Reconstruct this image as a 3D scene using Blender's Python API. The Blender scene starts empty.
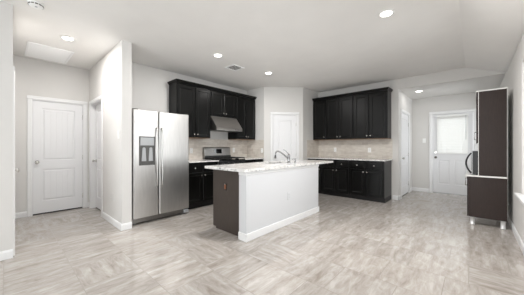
import bpy, math, random
from mathutils import Vector, Matrix
random.seed(4)
SC = bpy.context.scene
COL = SC.collection
PI = math.pi

# ------------------------------------------------------------------ camera
cam_d = bpy.data.cameras.new('camera')
cam_d.sensor_width = 36.0
cam_d.lens = 233.0 / 524.0 * 36.0
cam_d.shift_y = -0.5 / 524.0
cam_d.clip_start = 0.02
cam = bpy.data.objects.new('camera', cam_d)
COL.objects.link(cam)
cam.location = (0, 0, 1.2)
cam.rotation_euler = (PI / 2, 0, math.atan(211.0 / 233.0))
SC.camera = cam

# ------------------------------------------------------------------ world, exposure
SC.view_settings.view_transform = 'Standard'
SC.view_settings.look = 'None'
SC.view_settings.gamma = 1.0
SC.view_settings.use_curve_mapping = False
SC.view_settings.exposure = 0.66
w = bpy.data.worlds.new('daylight')
SC.world = w
w.use_nodes = True
bgn = w.node_tree.nodes['Background']
bgn.inputs[0].default_value = (0.93, 0.96, 1.0, 1)
bgn.inputs[1].default_value = 1.6


def window_light(name, loc, rot, sx, sy, power, color=(1, 1, 1)):
    d = bpy.data.lights.new(name, 'AREA')
    d.shape = 'RECTANGLE'
    d.size = sx
    d.size_y = sy
    d.energy = power
    d.color = color
    o = bpy.data.objects.new(name, d)
    COL.objects.link(o)
    o.location = loc
    o.rotation_euler = rot
    return o


# daylight entering through the windows (area lights stand outside the panes)
window_light('daylight_right', (0.66, 3.45, 1.42), (0, PI / 2, 0), 1.5, 1.6, 7, (0.97, 0.985, 1.0))
window_light('daylight_right', (0.66, 1.25, 1.42), (0, PI / 2, 0), 1.5, 1.6, 15, (0.97, 0.985, 1.0))
window_light('daylight_right', (0.66, -1.1, 1.42), (0, PI / 2, 0), 1.5, 1.6, 3, (0.97, 0.985, 1.0))
window_light('daylight_back', (-1.65, -3.25, 1.3), (PI / 2, 0, 0), 3.2, 2.2, 80, (0.97, 0.985, 1.0))
window_light('added_nook_light', (0.66, 6.85, 1.5), (0, PI / 2, 0), 1.4, 0.9, 12, (1.0, 1.0, 1.0))  # added to brighten the nook through an assumed, unseen window
window_light('daylight_porch', (-0.40, 7.85, 1.5), (-PI / 2, 0, 0), 0.9, 1.2, 3.2, (1.0, 1.0, 1.0))

# ------------------------------------------------------------------ materials
MATS = {}


def new_mat(name):
    m = bpy.data.materials.new(name)
    m.use_nodes = True
    MATS[name] = m
    nt = m.node_tree
    return m, nt, nt.nodes['Principled BSDF']


def srgb(r, g, b):
    def c(v):
        v /= 255.0
        return v / 12.92 if v <= 0.04045 else ((v + 0.055) / 1.055) ** 2.4
    return (c(r), c(g), c(b), 1)


def plain(name, col, rough=0.5, metal=0.0, noise=0.0, nscale=40.0, bump=0.0, bscale=200.0, stretch=None, spec=None, coat=0):
    m, nt, b = new_mat(name)
    b.inputs['Roughness'].default_value = rough
    b.inputs['Metallic'].default_value = metal
    if spec is not None:
        b.inputs['Specular IOR Level'].default_value = spec
    if coat:
        b.inputs['Coat Weight'].default_value = coat
    tc = nt.nodes.new('ShaderNodeTexCoord')
    mp = nt.nodes.new('ShaderNodeMapping')
    nt.links.new(tc.outputs['Object'], mp.inputs[0])
    if stretch:
        mp.inputs['Scale'].default_value = stretch
    if noise:
        n = nt.nodes.new('ShaderNodeTexNoise')
        n.inputs['Scale'].default_value = nscale
        n.inputs['Detail'].default_value = 5
        nt.links.new(mp.outputs[0], n.inputs['Vector'])
        r = nt.nodes.new('ShaderNodeValToRGB')
        r.color_ramp.elements[0].position = 0.3
        r.color_ramp.elements[1].position = 0.7
        lo = [max(0, c * (1 - noise)) for c in col[:3]] + [1]
        hi = [min(1, c * (1 + noise)) for c in col[:3]] + [1]
        r.color_ramp.elements[0].color = lo
        r.color_ramp.elements[1].color = hi
        nt.links.new(n.outputs['Fac'], r.inputs[0])
        nt.links.new(r.outputs[0], b.inputs['Base Color'])
    else:
        b.inputs['Base Color'].default_value = col
    if bump:
        n2 = nt.nodes.new('ShaderNodeTexNoise')
        n2.inputs['Scale'].default_value = bscale
        n2.inputs['Detail'].default_value = 3
        nt.links.new(mp.outputs[0], n2.inputs['Vector'])
        bp = nt.nodes.new('ShaderNodeBump')
        bp.inputs['Strength'].default_value = bump
        bp.inputs['Distance'].default_value = 0.002
        nt.links.new(n2.outputs['Fac'], bp.inputs['Height'])
        nt.links.new(bp.outputs[0], b.inputs['Normal'])
    return m


def glass(name, rough=0.0):
    m, nt, b = new_mat(name)
    nt.nodes.remove(b)
    out = nt.nodes['Material Output']
    tr = nt.nodes.new('ShaderNodeBsdfTransparent')
    tr.inputs[0].default_value = (0.97, 0.98, 0.98, 1)
    gl = nt.nodes.new('ShaderNodeBsdfGlossy')
    gl.inputs['Roughness'].default_value = rough
    fr = nt.nodes.new('ShaderNodeFresnel')
    fr.inputs[0].default_value = 1.45
    mx = nt.nodes.new('ShaderNodeMixShader')
    nt.links.new(fr.outputs[0], mx.inputs[0])
    nt.links.new(tr.outputs[0], mx.inputs[1])
    nt.links.new(gl.outputs[0], mx.inputs[2])
    nt.links.new(mx.outputs[0], out.inputs[0])
    return m


def emis(name, col, strength):
    m, nt, b = new_mat(name)
    b.inputs['Base Color'].default_value = col
    b.inputs['Emission Color'].default_value = col
    b.inputs['Emission Strength'].default_value = strength
    return m


plain('wall_paint', srgb(215, 213, 210), 0.75, noise=0.015, nscale=3, bump=0.12, bscale=160)
plain('ceiling_paint', srgb(236, 234, 231), 0.85, noise=0.015, nscale=3, bump=0.2, bscale=120)
plain('trim_white', srgb(232, 232, 232), 0.38)
plain('door_white', srgb(230, 230, 231), 0.4)
plain('espresso', srgb(11, 11, 10), 0.3, spec=0.24, noise=0.25, nscale=9, stretch=(9, 9, 1.0), bump=0.06, bscale=60)
plain('espresso_glare', srgb(66, 58, 53), 0.45, spec=0.35, noise=0.12, nscale=10, stretch=(8, 8, 0.8))  # espresso lightened to brown, with glare put into the colour
plain('toe_dark', srgb(22, 20, 20), 0.6, noise=0.1, nscale=20)
plain('raw_wood', srgb(150, 122, 98), 0.6, noise=0.12, nscale=10, stretch=(1, 10, 10))
plain('hutch_wood', srgb(44, 33, 29), 0.38, spec=0.3, noise=0.18, nscale=12, stretch=(6, 6, 0.7), bump=0.05, bscale=60)
plain('hutch_white', srgb(232, 231, 228), 0.4)
plain('nickel', (0.66, 0.64, 0.61, 1), 0.25, 1.0)
plain('chrome', (0.72, 0.73, 0.75, 1), 0.12, 1.0)
plain('steel', (0.62, 0.61, 0.595, 1), 0.36, 1.0, noise=0.05, nscale=14, stretch=(3, 3, 0.3), bump=0.015, bscale=80)
plain('steel_horizontal', (0.40, 0.38, 0.36, 1), 0.30, 1.0, noise=0.05, nscale=14, stretch=(0.4, 3, 6))
plain('steel_dark', (0.30, 0.29, 0.28, 1), 0.33, 1.0)
plain('bronze', (0.22, 0.20, 0.18, 1), 0.3, 1.0)
plain('dark_grey_plastic', srgb(84, 83, 81), 0.45)
plain('light_grey_plastic', srgb(168, 170, 172), 0.35)
plain('black_plastic', srgb(20, 20, 21), 0.3)
plain('black_glass', srgb(8, 8, 9), 0.06, coat=0.5)
plain('cast_iron', srgb(18, 18, 18), 0.55, bump=0.2, bscale=300)
plain('white_plastic', srgb(240, 240, 238), 0.35)
plain('copper', srgb(140, 92, 66), 0.4, 0.3)
plain('fridge_side', srgb(70, 70, 72), 0.5, bump=0.1, bscale=400)
plain('vent_dark', srgb(120, 118, 115), 0.7)
plain('vent_white', srgb(250, 250, 250), 0.35)
plain('satin_aluminium', (0.78, 0.78, 0.78, 1), 0.42, 0.35)
plain('faucet_metal', (0.36, 0.36, 0.37, 1), 0.16, 1.0)
plain('outlet_slot', srgb(40, 40, 40), 0.5)
glass('window_glass')
emis('lamp_lens', (1.0, 0.96, 0.90, 1), 6.0)
emis('display_glow', (0.15, 0.5, 0.6, 1), 0.15)

# blinds: white and slightly translucent
m, nt, b = new_mat('blind_white')
b.inputs['Base Color'].default_value = srgb(246, 246, 244)
b.inputs['Roughness'].default_value = 0.5
out = nt.nodes['Material Output']
tl = nt.nodes.new('ShaderNodeBsdfTranslucent')
tl.inputs[0].default_value = (0.95, 0.95, 0.93, 1)
mx = nt.nodes.new('ShaderNodeMixShader')
mx.inputs[0].default_value = 0.28
nt.links.new(b.outputs[0], mx.inputs[1])
nt.links.new(tl.outputs[0], mx.inputs[2])
nt.links.new(mx.outputs[0], out.inputs[0])


# granite: pale with grey and brown speckles
def granite(name):
    m, nt, b = new_mat(name)
    b.inputs['Roughness'].default_value = 0.12
    tc = nt.nodes.new('ShaderNodeTexCoord')
    n1 = nt.nodes.new('ShaderNodeTexNoise')
    n1.inputs['Scale'].default_value = 26
    n1.inputs['Detail'].default_value = 6
    n1.inputs['Roughness'].default_value = 0.7
    v = nt.nodes.new('ShaderNodeTexVoronoi')
    v.inputs['Scale'].default_value = 85
    n2 = nt.nodes.new('ShaderNodeTexNoise')
    n2.inputs['Scale'].default_value = 9
    n2.inputs['Detail'].default_value = 4
    for n in (n1, v, n2):
        nt.links.new(tc.outputs['Object'], n.inputs['Vector'])
    r1 = nt.nodes.new('ShaderNodeValToRGB')
    e = r1.color_ramp.elements
    e[0].position = 0.33
    e[0].color = srgb(126, 125, 124)
    e[1].position = 0.50
    e[1].color = srgb(234, 233, 231)
    k = e.new(0.42)
    k.color = srgb(200, 199, 198)
    nt.links.new(n1.outputs['Fac'], r1.inputs[0])
    r2 = nt.nodes.new('ShaderNodeValToRGB')
    e = r2.color_ramp.elements
    e[0].position = 0.40
    e[0].color = (0.62, 0.60, 0.58, 1)
    e[1].position = 0.62
    e[1].color = (1, 1, 1, 1)
    nt.links.new(n2.outputs['Fac'], r2.inputs[0])
    mm = nt.nodes.new('ShaderNodeMix')
    mm.data_type = 'RGBA'
    mm.blend_type = 'MULTIPLY'
    mm.inputs[0].default_value = 0.35
    nt.links.new(r1.outputs[0], mm.inputs[6])
    nt.links.new(r2.outputs[0], mm.inputs[7])
    r3 = nt.nodes.new('ShaderNodeValToRGB')
    e = r3.color_ramp.elements
    e[0].position = 0.0
    e[0].color = (0.55, 0.52, 0.5, 1)
    e[1].position = 0.25
    e[1].color = (1, 1, 1, 1)
    nt.links.new(v.outputs['Distance'], r3.inputs[0])
    m2 = nt.nodes.new('ShaderNodeMix')
    m2.data_type = 'RGBA'
    m2.blend_type = 'MULTIPLY'
    m2.inputs[0].default_value = 0.5
    nt.links.new(mm.outputs[2], m2.inputs[6])
    nt.links.new(r3.outputs[0], m2.inputs[7])
    nt.links.new(m2.outputs[2], b.inputs['Base Color'])
    return m


granite('granite')


def math_node(nt, op, a, bb=None, c=None):
    n = nt.nodes.new('ShaderNodeMath')
    n.operation = op
    for i, v in enumerate((a, bb, c)):
        if v is None:
            continue
        if isinstance(v, (int, float)):
            n.inputs[i].default_value = v
        else:
            nt.links.new(v, n.inputs[i])
    return n.outputs[0]


# floor: 18 inch veined porcelain tiles, every second row shifted by a third
def floor_mat():
    m, nt, b = new_mat('floor_tile')
    T = 0.457
    geo = nt.nodes.new('ShaderNodeNewGeometry')
    sep = nt.nodes.new('ShaderNodeSeparateXYZ')
    nt.links.new(geo.outputs['Position'], sep.inputs[0])
    X, Y = sep.outputs[0], sep.outputs[1]
    rowf = math_node(nt, 'DIVIDE', math_node(nt, 'ADD', Y, 10 * T - 4.105 + 9 * T), T)
    row = math_node(nt, 'FLOOR', rowf)
    odd = math_node(nt, 'MODULO', row, 2.0)
    xs = math_node(nt, 'ADD', X, math_node(nt, 'MULTIPLY_ADD', odd, 0.16, 0.03 + 20 * T))
    colf = math_node(nt, 'DIVIDE', xs, T)
    colm = math_node(nt, 'FLOOR', colf)
    fx = math_node(nt, 'SUBTRACT', colf, colm)
    fy = math_node(nt, 'SUBTRACT', rowf, row)
    # distance to joint
    dx = math_node(nt, 'MINIMUM', fx, math_node(nt, 'SUBTRACT', 1.0, fx))
    dy = math_node(nt, 'MINIMUM', fy, math_node(nt, 'SUBTRACT', 1.0, fy))
    dj = math_node(nt, 'MINIMUM', dx, dy)
    joint = math_node(nt, 'LESS_THAN', dj, 0.006)
    idv = nt.nodes.new('ShaderNodeCombineXYZ')
    nt.links.new(row, idv.inputs[0])
    nt.links.new(colm, idv.inputs[1])
    wn = nt.nodes.new('ShaderNodeTexWhiteNoise')
    wn.noise_dimensions = '3D'
    nt.links.new(idv.outputs[0], wn.inputs['Vector'])
    rs = nt.nodes.new('ShaderNodeSeparateColor')
    nt.links.new(wn.outputs['Color'], rs.inputs[0])
    flip = math_node(nt, 'GREATER_THAN', rs.outputs[0], 0.8)
    # local coordinates of the vein pattern: along / across, swapped at random
    al = nt.nodes.new('ShaderNodeMix')
    nt.links.new(flip, al.inputs[0])
    nt.links.new(Y, al.inputs[2])
    nt.links.new(X, al.inputs[3])
    ac = nt.nodes.new('ShaderNodeMix')
    nt.links.new(flip, ac.inputs[0])
    nt.links.new(X, ac.inputs[2])
    nt.links.new(Y, ac.inputs[3])
    vec = nt.nodes.new('ShaderNodeCombineXYZ')
    nt.links.new(math_node(nt, 'MULTIPLY', al.outputs[0], 1.1), vec.inputs[0])
    nt.links.new(math_node(nt, 'MULTIPLY', ac.outputs[0], 9.0), vec.inputs[1])
    nt.links.new(math_node(nt, 'MULTIPLY', rs.outputs[1], 40.0), vec.inputs[2])
    n1 = nt.nodes.new('ShaderNodeTexNoise')
    n1.inputs['Scale'].default_value = 1.5
    n1.inputs['Detail'].default_value = 7
    n1.inputs['Roughness'].default_value = 0.7
    n1.inputs['Distortion'].default_value = 0.35
    nt.links.new(vec.outputs[0], n1.inputs['Vector'])
    vec2 = nt.nodes.new('ShaderNodeCombineXYZ')
    nt.links.new(math_node(nt, 'MULTIPLY', al.outputs[0], 1.6), vec2.inputs[0])
    nt.links.new(math_node(nt, 'MULTIPLY', ac.outputs[0], 4.2), vec2.inputs[1])
    nt.links.new(math_node(nt, 'MULTIPLY', rs.outputs[2], 37.0), vec2.inputs[2])
    n2 = nt.nodes.new('ShaderNodeTexNoise')
    n2.inputs['Scale'].default_value = 2.6
    n2.inputs['Detail'].default_value = 8
    n2.inputs['Roughness'].default_value = 0.68
    n2.inputs['Distortion'].default_value = 1.2
    nt.links.new(vec2.outputs[0], n2.inputs['Vector'])
    cl = math_node(nt, 'ADD', math_node(nt, 'MULTIPLY', n1.outputs['Fac'], 0.5), math_node(nt, 'MULTIPLY', n2.outputs['Fac'], 0.5))
    r = nt.nodes.new('ShaderNodeValToRGB')
    e = r.color_ramp.elements
    e[0].position = 0.36
    e[0].color = srgb(146, 137, 129)
    e[1].position = 0.61
    e[1].color = srgb(190, 185, 181)
    k = e.new(0.455)
    k.color = srgb(165, 158, 151)
    k = e.new(0.53)
    k.color = srgb(176, 170, 164)
    nt.links.new(cl, r.inputs[0])
    hsv = nt.nodes.new('ShaderNodeHueSaturation')
    nt.links.new(r.outputs[0], hsv.inputs['Color'])
    nt.links.new(math_node(nt, 'MULTIPLY_ADD', rs.outputs[2], 0.12, 0.94), hsv.inputs['Value'])
    mj = nt.nodes.new('ShaderNodeMix')
    mj.data_type = 'RGBA'
    nt.links.new(joint, mj.inputs[0])
    nt.links.new(hsv.outputs[0], mj.inputs[6])
    mj.inputs[7].default_value = srgb(140, 133, 126)
    nt.links.new(mj.outputs[2], b.inputs['Base Color'])
    rr = math_node(nt, 'MULTIPLY_ADD', joint, 0.5, 0.15)
    nt.links.new(math_node(nt, 'MULTIPLY_ADD', n1.outputs['Fac'], 0.12, math_node(nt, 'SUBTRACT', rr, 0.05)), b.inputs['Roughness'])
    bp = nt.nodes.new('ShaderNodeBump')
    bp.inputs['Strength'].default_value = 0.25
    bp.inputs['Distance'].default_value = 0.002
    ht = math_node(nt, 'SUBTRACT', math_node(nt, 'MULTIPLY', n1.outputs['Fac'], 0.25), joint)
    nt.links.new(ht, bp.inputs['Height'])
    nt.links.new(bp.outputs[0], b.inputs['Normal'])
    return m


floor_mat()


# backsplash: small travertine-look bricks; axis 0 = runs along X, 1 = runs along Y
def splash_mat(name, axis):
    m, nt, b = new_mat(name)
    geo = nt.nodes.new('ShaderNodeNewGeometry')
    sep = nt.nodes.new('ShaderNodeSeparateXYZ')
    nt.links.new(geo.outputs['Position'], sep.inputs[0])
    cb = nt.nodes.new('ShaderNodeCombineXYZ')
    nt.links.new(sep.outputs[axis], cb.inputs[0])
    nt.links.new(sep.outputs[2], cb.inputs[1])
    br = nt.nodes.new('ShaderNodeTexBrick')
    br.inputs['Scale'].default_value = 1.0
    br.inputs['Brick Width'].default_value = 0.152
    br.inputs['Row Height'].default_value = 0.0775
    br.inputs['Mortar Size'].default_value = 0.0025
    br.inputs['Color1'].default_value = srgb(218, 212, 203)
    br.inputs['Color2'].default_value = srgb(202, 194, 185)
    br.inputs['Mortar'].default_value = srgb(222, 216, 207)
    nt.links.new(cb.outputs[0], br.inputs['Vector'])
    n = nt.nodes.new('ShaderNodeTexNoise')
    n.inputs['Scale'].default_value = 14
    n.inputs['Detail'].default_value = 6
    mp = nt.nodes.new('ShaderNodeMapping')
    mp.inputs['Scale'].default_value = (0.6, 0.6, 2.2)
    nt.links.new(geo.outputs['Position'], mp.inputs[0])
    nt.links.new(mp.outputs[0], n.inputs['Vector'])
    r = nt.nodes.new('ShaderNodeValToRGB')
    r.color_ramp.elements[0].position = 0.3
    r.color_ramp.elements[0].color = (0.80, 0.78, 0.76, 1)
    r.color_ramp.elements[1].position = 0.65
    r.color_ramp.elements[1].color = (1, 1, 1, 1)
    nt.links.new(n.outputs['Fac'], r.inputs[0])
    mm = nt.nodes.new('ShaderNodeMix')
    mm.data_type = 'RGBA'
    mm.blend_type = 'MULTIPLY'
    mm.inputs[0].default_value = 0.8
    nt.links.new(br.outputs['Color'], mm.inputs[6])
    nt.links.new(r.outputs[0], mm.inputs[7])
    nt.links.new(mm.outputs[2], b.inputs['Base Color'])
    b.inputs['Roughness'].default_value = 0.42
    bp = nt.nodes.new('ShaderNodeBump')
    bp.inputs['Strength'].default_value = 0.3
    bp.inputs['Distance'].default_value = 0.002
    nt.links.new(math_node(nt, 'SUBTRACT', 1.0, br.outputs['Fac']), bp.inputs['Height'])
    nt.links.new(bp.outputs[0], b.inputs['Normal'])
    return m


splash_mat('splash_x', 0)
splash_mat('splash_y', 1)


# ------------------------------------------------------------------ mesh builder
class MB:
    def __init__(s):
        s.v = []
        s.f = []
        s.sm = []

    def add(s, verts, faces, smooth=False):
        n = len(s.v)
        s.v += [tuple(p) for p in verts]
        s.f += [tuple(i + n for i in f) for f in faces]
        s.sm += [smooth] * len(faces)
        return s

    def box(s, x0, x1, y0, y1, z0, z1):
        x0, x1 = min(x0, x1), max(x0, x1)
        y0, y1 = min(y0, y1), max(y0, y1)
        z0, z1 = min(z0, z1), max(z0, z1)
        v = [(x0, y0, z0), (x1, y0, z0), (x1, y1, z0), (x0, y1, z0), (x0, y0, z1), (x1, y0, z1), (x1, y1, z1), (x0, y1, z1)]
        return s.add(v, [(0, 3, 2, 1), (4, 5, 6, 7), (0, 1, 5, 4), (1, 2, 6, 5), (2, 3, 7, 6), (3, 0, 4, 7)])

    def prism(s, poly, axis, a, b, smooth=False):
        """poly: 2D points in the two axes other than `axis`, extruded from a to b"""
        def mk(p, t):
            if axis == 'x':
                return (t, p[0], p[1])
            if axis == 'y':
                return (p[0], t, p[1])
            return (p[0], p[1], t)
        n = len(poly)
        v = [mk(p, a) for p in poly] + [mk(p, b) for p in poly]
        f = [tuple(range(n)), tuple(range(2 * n - 1, n - 1, -1))]
        s.add(v, f)
        base = len(s.v) - 2 * n
        s.f += [(base + i, base + (i + 1) % n, base + n + (i + 1) % n, base + n + i) for i in range(n)]
        s.sm += [smooth] * n
        return s

    def rings(s, x0, x1, z0, z1, rings, back=True):
        """a rectangular panel facing -y: rings = [(inset, y), ...] from back to front"""
        v = []
        for ins, y in rings:
            v += [(x0 + ins, y, z0 + ins), (x1 - ins, y, z0 + ins), (x1 - ins, y, z1 - ins), (x0 + ins, y, z1 - ins)]
        f = []
        for k in range(len(rings) - 1):
            for i in range(4):
                j = (i + 1) % 4
                f.append((4 * k + i, 4 * k + j, 4 * k + 4 + j, 4 * k + 4 + i))
        L = 4 * (len(rings) - 1)
        f.append((L, L + 1, L + 2, L + 3))
        if back:
            f.append((3, 2, 1, 0))
        return s.add(v, f)

    def lathe(s, prof, axis='z', c=(0, 0, 0), seg=20, smooth=True):
        """prof: (radius, height) along axis; capped at both ends"""
        v, f = [], []
        n = len(prof)
        for r, h in prof:
            for k in range(seg):
                a = 2 * PI * k / seg
                u, w_ = r * math.cos(a), r * math.sin(a)
                p = {'z': (u, w_, h), 'x': (h, u, w_), 'y': (w_, h, u)}[axis]
                v.append((p[0] + c[0], p[1] + c[1], p[2] + c[2]))
        for i in range(n - 1):
            for k in range(seg):
                k2 = (k + 1) % seg
                f.append((i * seg + k, i * seg + k2, (i + 1) * seg + k2, (i + 1) * seg + k))
        s.add(v, f, smooth)
        b0 = len(s.v) - len(v)
        s.f.append(tuple(b0 + k for k in range(seg - 1, -1, -1)))
        s.f.append(tuple(b0 + (n - 1) * seg + k for k in range(seg)))
        s.sm += [False, False]
        return s

    def tube(s, pts, r, seg=12, radii=None):
        pts = [Vector(p) for p in pts]
        v, f = [], []
        n = len(pts)
        t0 = (pts[1] - pts[0]).normalized()
        up = Vector((0, 0, 1)) if abs(t0.z) < 0.9 else Vector((1, 0, 0))
        u = t0.cross(up).normalized()
        for i, p in enumerate(pts):
            t = (pts[min(i + 1, n - 1)] - pts[max(i - 1, 0)]).normalized()
            u = (u - t * u.dot(t)).normalized()
            w_ = t.cross(u)
            rr = radii[i] if radii else r
            for k in range(seg):
                a = 2 * PI * k / seg
                v.append(p + u * (rr * math.cos(a)) + w_ * (rr * math.sin(a)))
        for i in range(n - 1):
            for k in range(seg):
                k2 = (k + 1) % seg
                f.append((i * seg + k, i * seg + k2, (i + 1) * seg + k2, (i + 1) * seg + k))
        s.add(v, f, True)
        b0 = len(s.v) - len(v)
        s.f.append(tuple(b0 + k for k in range(seg - 1, -1, -1)))
        s.f.append(tuple(b0 + (n - 1) * seg + k for k in range(seg)))
        s.sm += [False, False]
        return s

    def xf(s, M):
        s.v = [tuple(M @ Vector(p)) for p in s.v]
        return s

    def build(s, name, mat, parent=None, bevel=0.0, loc=None, rot=None):
        me = bpy.data.meshes.new(name)
        me.from_pydata(s.v, [], s.f)
        import bmesh
        bm = bmesh.new()
        bm.from_mesh(me)
        bmesh.ops.recalc_face_normals(bm, faces=bm.faces)
        bm.to_mesh(me)
        bm.free()
        for i, p in enumerate(me.polygons):
            p.use_smooth = s.sm[i]
        me.materials.append(MATS[mat])
        o = bpy.data.objects.new(name, me)
        COL.objects.link(o)
        if parent:
            o.parent = parent
        if loc:
            o.location = loc
        if rot is not None:
            o.rotation_euler = (0, 0, rot)
        if bevel:
            bv = o.modifiers.new('bevel', 'BEVEL')
            bv.width = bevel
            bv.segments = 2
            bv.limit_method = 'ANGLE'
            bv.angle_limit = math.radians(40)
        return o


def tag(o, label, cat, group=None):
    o['label'] = label
    o['category'] = cat
    if group:
        o['group'] = group
    return o


def thing(name, label, cat, loc=(0, 0, 0), rz=0.0, group=None):
    o = bpy.data.objects.new(name, None)
    COL.objects.link(o)
    o.empty_display_size = 0.1
    o.location = loc
    o.rotation_euler = (0, 0, rz)
    if label:
        tag(o, label, cat, group)
    return o


def struct(o):
    o['kind'] = 'structure'
    return o


# ------------------------------------------------------------------ room shell
H = 2.74          # main ceiling
HN = 2.51         # breakfast nook ceiling
HS = 2.53         # foot of the sloped strip at the right wall
XR = 0.43         # right wall
XA = -4.58        # range wall
YB = 5.98         # wall with the long row of cabinets
XC = -0.11        # crease of the ceiling
CX0, CX1 = -5.9, XR + 0.16


def wall(name, p0, p1, thick, z0, z1, openings=(), mat='wall_paint'):
    """room lies to the left when walking p0 -> p1; openings = (s0, s1, za, zb)"""
    p0, p1 = Vector((*p0, 0)), Vector((*p1, 0))
    d = (p1 - p0)
    L = d.length
    d.normalize()
    n = Vector((d.y, -d.x, 0))
    mb = MB()
    s = 0.0
    for a, b_, za, zb in sorted(openings):
        if a > s:
            mb.box(s, a, 0, thick, z0, z1)
        if zb < z1:
            mb.box(a, b_, 0, thick, zb, z1)
        if za > z0:
            mb.box(a, b_, 0, thick, z0, za)
        s = b_
    if s < L:
        mb.box(s, L, 0, thick, z0, z1)
    M = Matrix(((d.x, n.x, 0, p0.x), (d.y, n.y, 0, p0.y), (0, 0, 1, 0), (0, 0, 0, 1)))
    mb.xf(M)
    return struct(mb.build(name, mat))


fl = MB().box(CX0, CX1, -3.2, 7.9, -0.06, 0.0)
struct(fl.build('floor', 'floor_tile'))
# main ceiling with its sloped strip along the right wall
sl = (H - HS) / (XR - XC)
zc = H - sl * (CX1 - XC)
struct(MB().prism([(CX0, H), (XC, H), (CX1, zc), (CX1, H + 0.14), (CX0, H + 0.14)], 'y', -3.2, YB + 0.12).build('ceiling', 'ceiling_paint'))
struct(MB().box(-1.37, CX1, YB + 0.12, 7.7, HN, HN + 0.12).build('ceiling_nook', 'wall_paint'))  # darker paint than the main ceiling stands in for dimmer light here
# header over the nook opening
struct(MB().prism([(-1.25, HN), (XR, HN), (XR, HS), (XC, H), (-1.25, H)], 'y', YB, YB + 0.12).build('wall_header', 'wall_paint'))

DH = 2.035   # door opening height
YH0, YH1 = 0.06, 1.13
XE = -5.69
# hall
wall('wall_hall_end', (XE, YH1 + 0.13), (XE, YH0 - 0.12), 0.12, 0, H, [(YH1 + 0.13 - 1.045, YH1 + 0.13 - 0.315, 0, DH)])
wall('wall_hall_right', (-3.74, YH1), (XE, YH1), 0.13, 0, H, [(4.76 - 3.74, 5.54 - 3.74, 0, DH)])
wall('wall_hall_left', (XE, YH0), (-3.70, YH0), 0.12, 0, H, [(XE * -1 - 4.57, XE * -1 - 3.81, 0, DH)])
wall('wall_left', (-3.70, YH0 - 0.12), (-3.70, -3.0), 0.12, 0, H)
# kitchen
wall('wall_kitchen', (XA, 4.45), (XA, YH1 + 0.13), 0.12, 0, H)
PA, PB = Vector((-3.96, 4.45)), Vector((-3.25, 5.16))
wall('wall_pantry_left', (PA.x, PA.y), (XA - 0.12, PA.y), 0.11, 0, H)
DL = (PB - PA).length
dc = 0.535
dw = 0.62
wall('wall_pantry_diagonal', (PB.x, PB.y), (PA.x, PA.y), 0.11, 0, H, [(DL - dc - dw / 2, DL - dc + dw / 2, 0, DH)])
wall('wall_pantry_right', (PB.x, YB), (PB.x, PB.y), 0.11, 0, H)
wall('wall_cabinet', (-1.25, YB), (PB.x - 0.11, YB), 0.12, 0, H)
# nook
wall('wall_nook_left', (-1.25, 7.55), (-1.25, YB + 0.12), 0.12, 0, HN, [(7.55 - 7.12, 7.55 - 6.25, 0, DH)])
wall('wall_nook_back', (XR, 7.55), (-1.37, 7.55), 0.12, 0, HN, [(XR - 0.02, XR + 0.80, 0, 2.06)])
# right and rear
WIN = [(-1.85, -0.35), (0.5, 2.0), (2.75, 4.12), (6.35, 7.35)]  # last opening is an added, unseen window that brightens the nook
ZW0, ZW1 = 0.62, 2.21
wall('wall_right', (XR, -3.12), (XR, 7.67), 0.15, 0, HN, [(a + 3.12, b_ + 3.12, ZW0, ZW1) for a, b_ in WIN])
wall('wall_rear', (-3.82, -3.0), (XR, -3.0), 0.12, 0, HS - 0.02, [(0.65, 3.75, 0.25, 2.4)])
struct(MB().prism([(-3.82, HS - 0.02), (XR, HS - 0.02), (XR, HS), (XC, H), (-3.82, H)], 'y', -3.12, -3.0).build('wall_rear_upper', 'wall_paint'))


def baseboard(name, runs, h=0.095, t=0.014, parent=None):
    mb = MB()
    for p0, p1 in runs:
        p0, p1 = Vector((*p0, 0)), Vector((*p1, 0))
        d = (p1 - p0)
        L = d.length
        d.normalize()
        n = Vector((-d.y, d.x, 0))
        q = MB().prism([(0, 0.001), (t, 0.001), (t, h - 0.02), (t * 0.55, h - 0.004), (t * 0.3, h), (0, h)], 'x', 0, L)
        M = Matrix(((d.x, n.x, 0, p0.x), (d.y, n.y, 0, p0.y), (0, 0, 1, 0), (0, 0, 0, 1)))
        q.xf(M)
        mb.add(q.v, q.f)
    o = mb.build(name, 'trim_white', parent)
    if not parent:
        struct(o)
    return o


baseboard('baseboard_hall_end', [((XE, YH1), (XE, 1.105)), ((XE, 0.255), (XE, YH0))])
baseboard('baseboard_hall_right', [((-3.7402, YH1), (-4.695, YH1))])
baseboard('baseboard_stub', [((-3.74, YH1 + 0.13), (-3.74, YH1 - 0.014))])
baseboard('baseboard_hall_left', [((XE + 0.014, YH0), (-4.635, YH0)), ])
baseboard('baseboard_left', [((-3.70, YH0 + 0.001), (-3.70, -3.0))])
baseboard('baseboard_cabinet', [((-1.236, YB), (-1.368, YB))])
baseboard('baseboard_nook_left', [((-1.25, 6.185), (-1.25, YB - 0.014)), ((-1.25, 7.55), (-1.25, 7.185))])
baseboard('baseboard_nook_back', [((-0.865, 7.55), (-1.236, 7.55)), ((XR, 7.55), (0.085, 7.55))])
baseboard('baseboard_right', [((XR, -3.0), (XR, 7.536))])
baseboard('baseboard_rear', [((-3.686, -3.0), (XR - 0.014, -3.0))])


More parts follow.
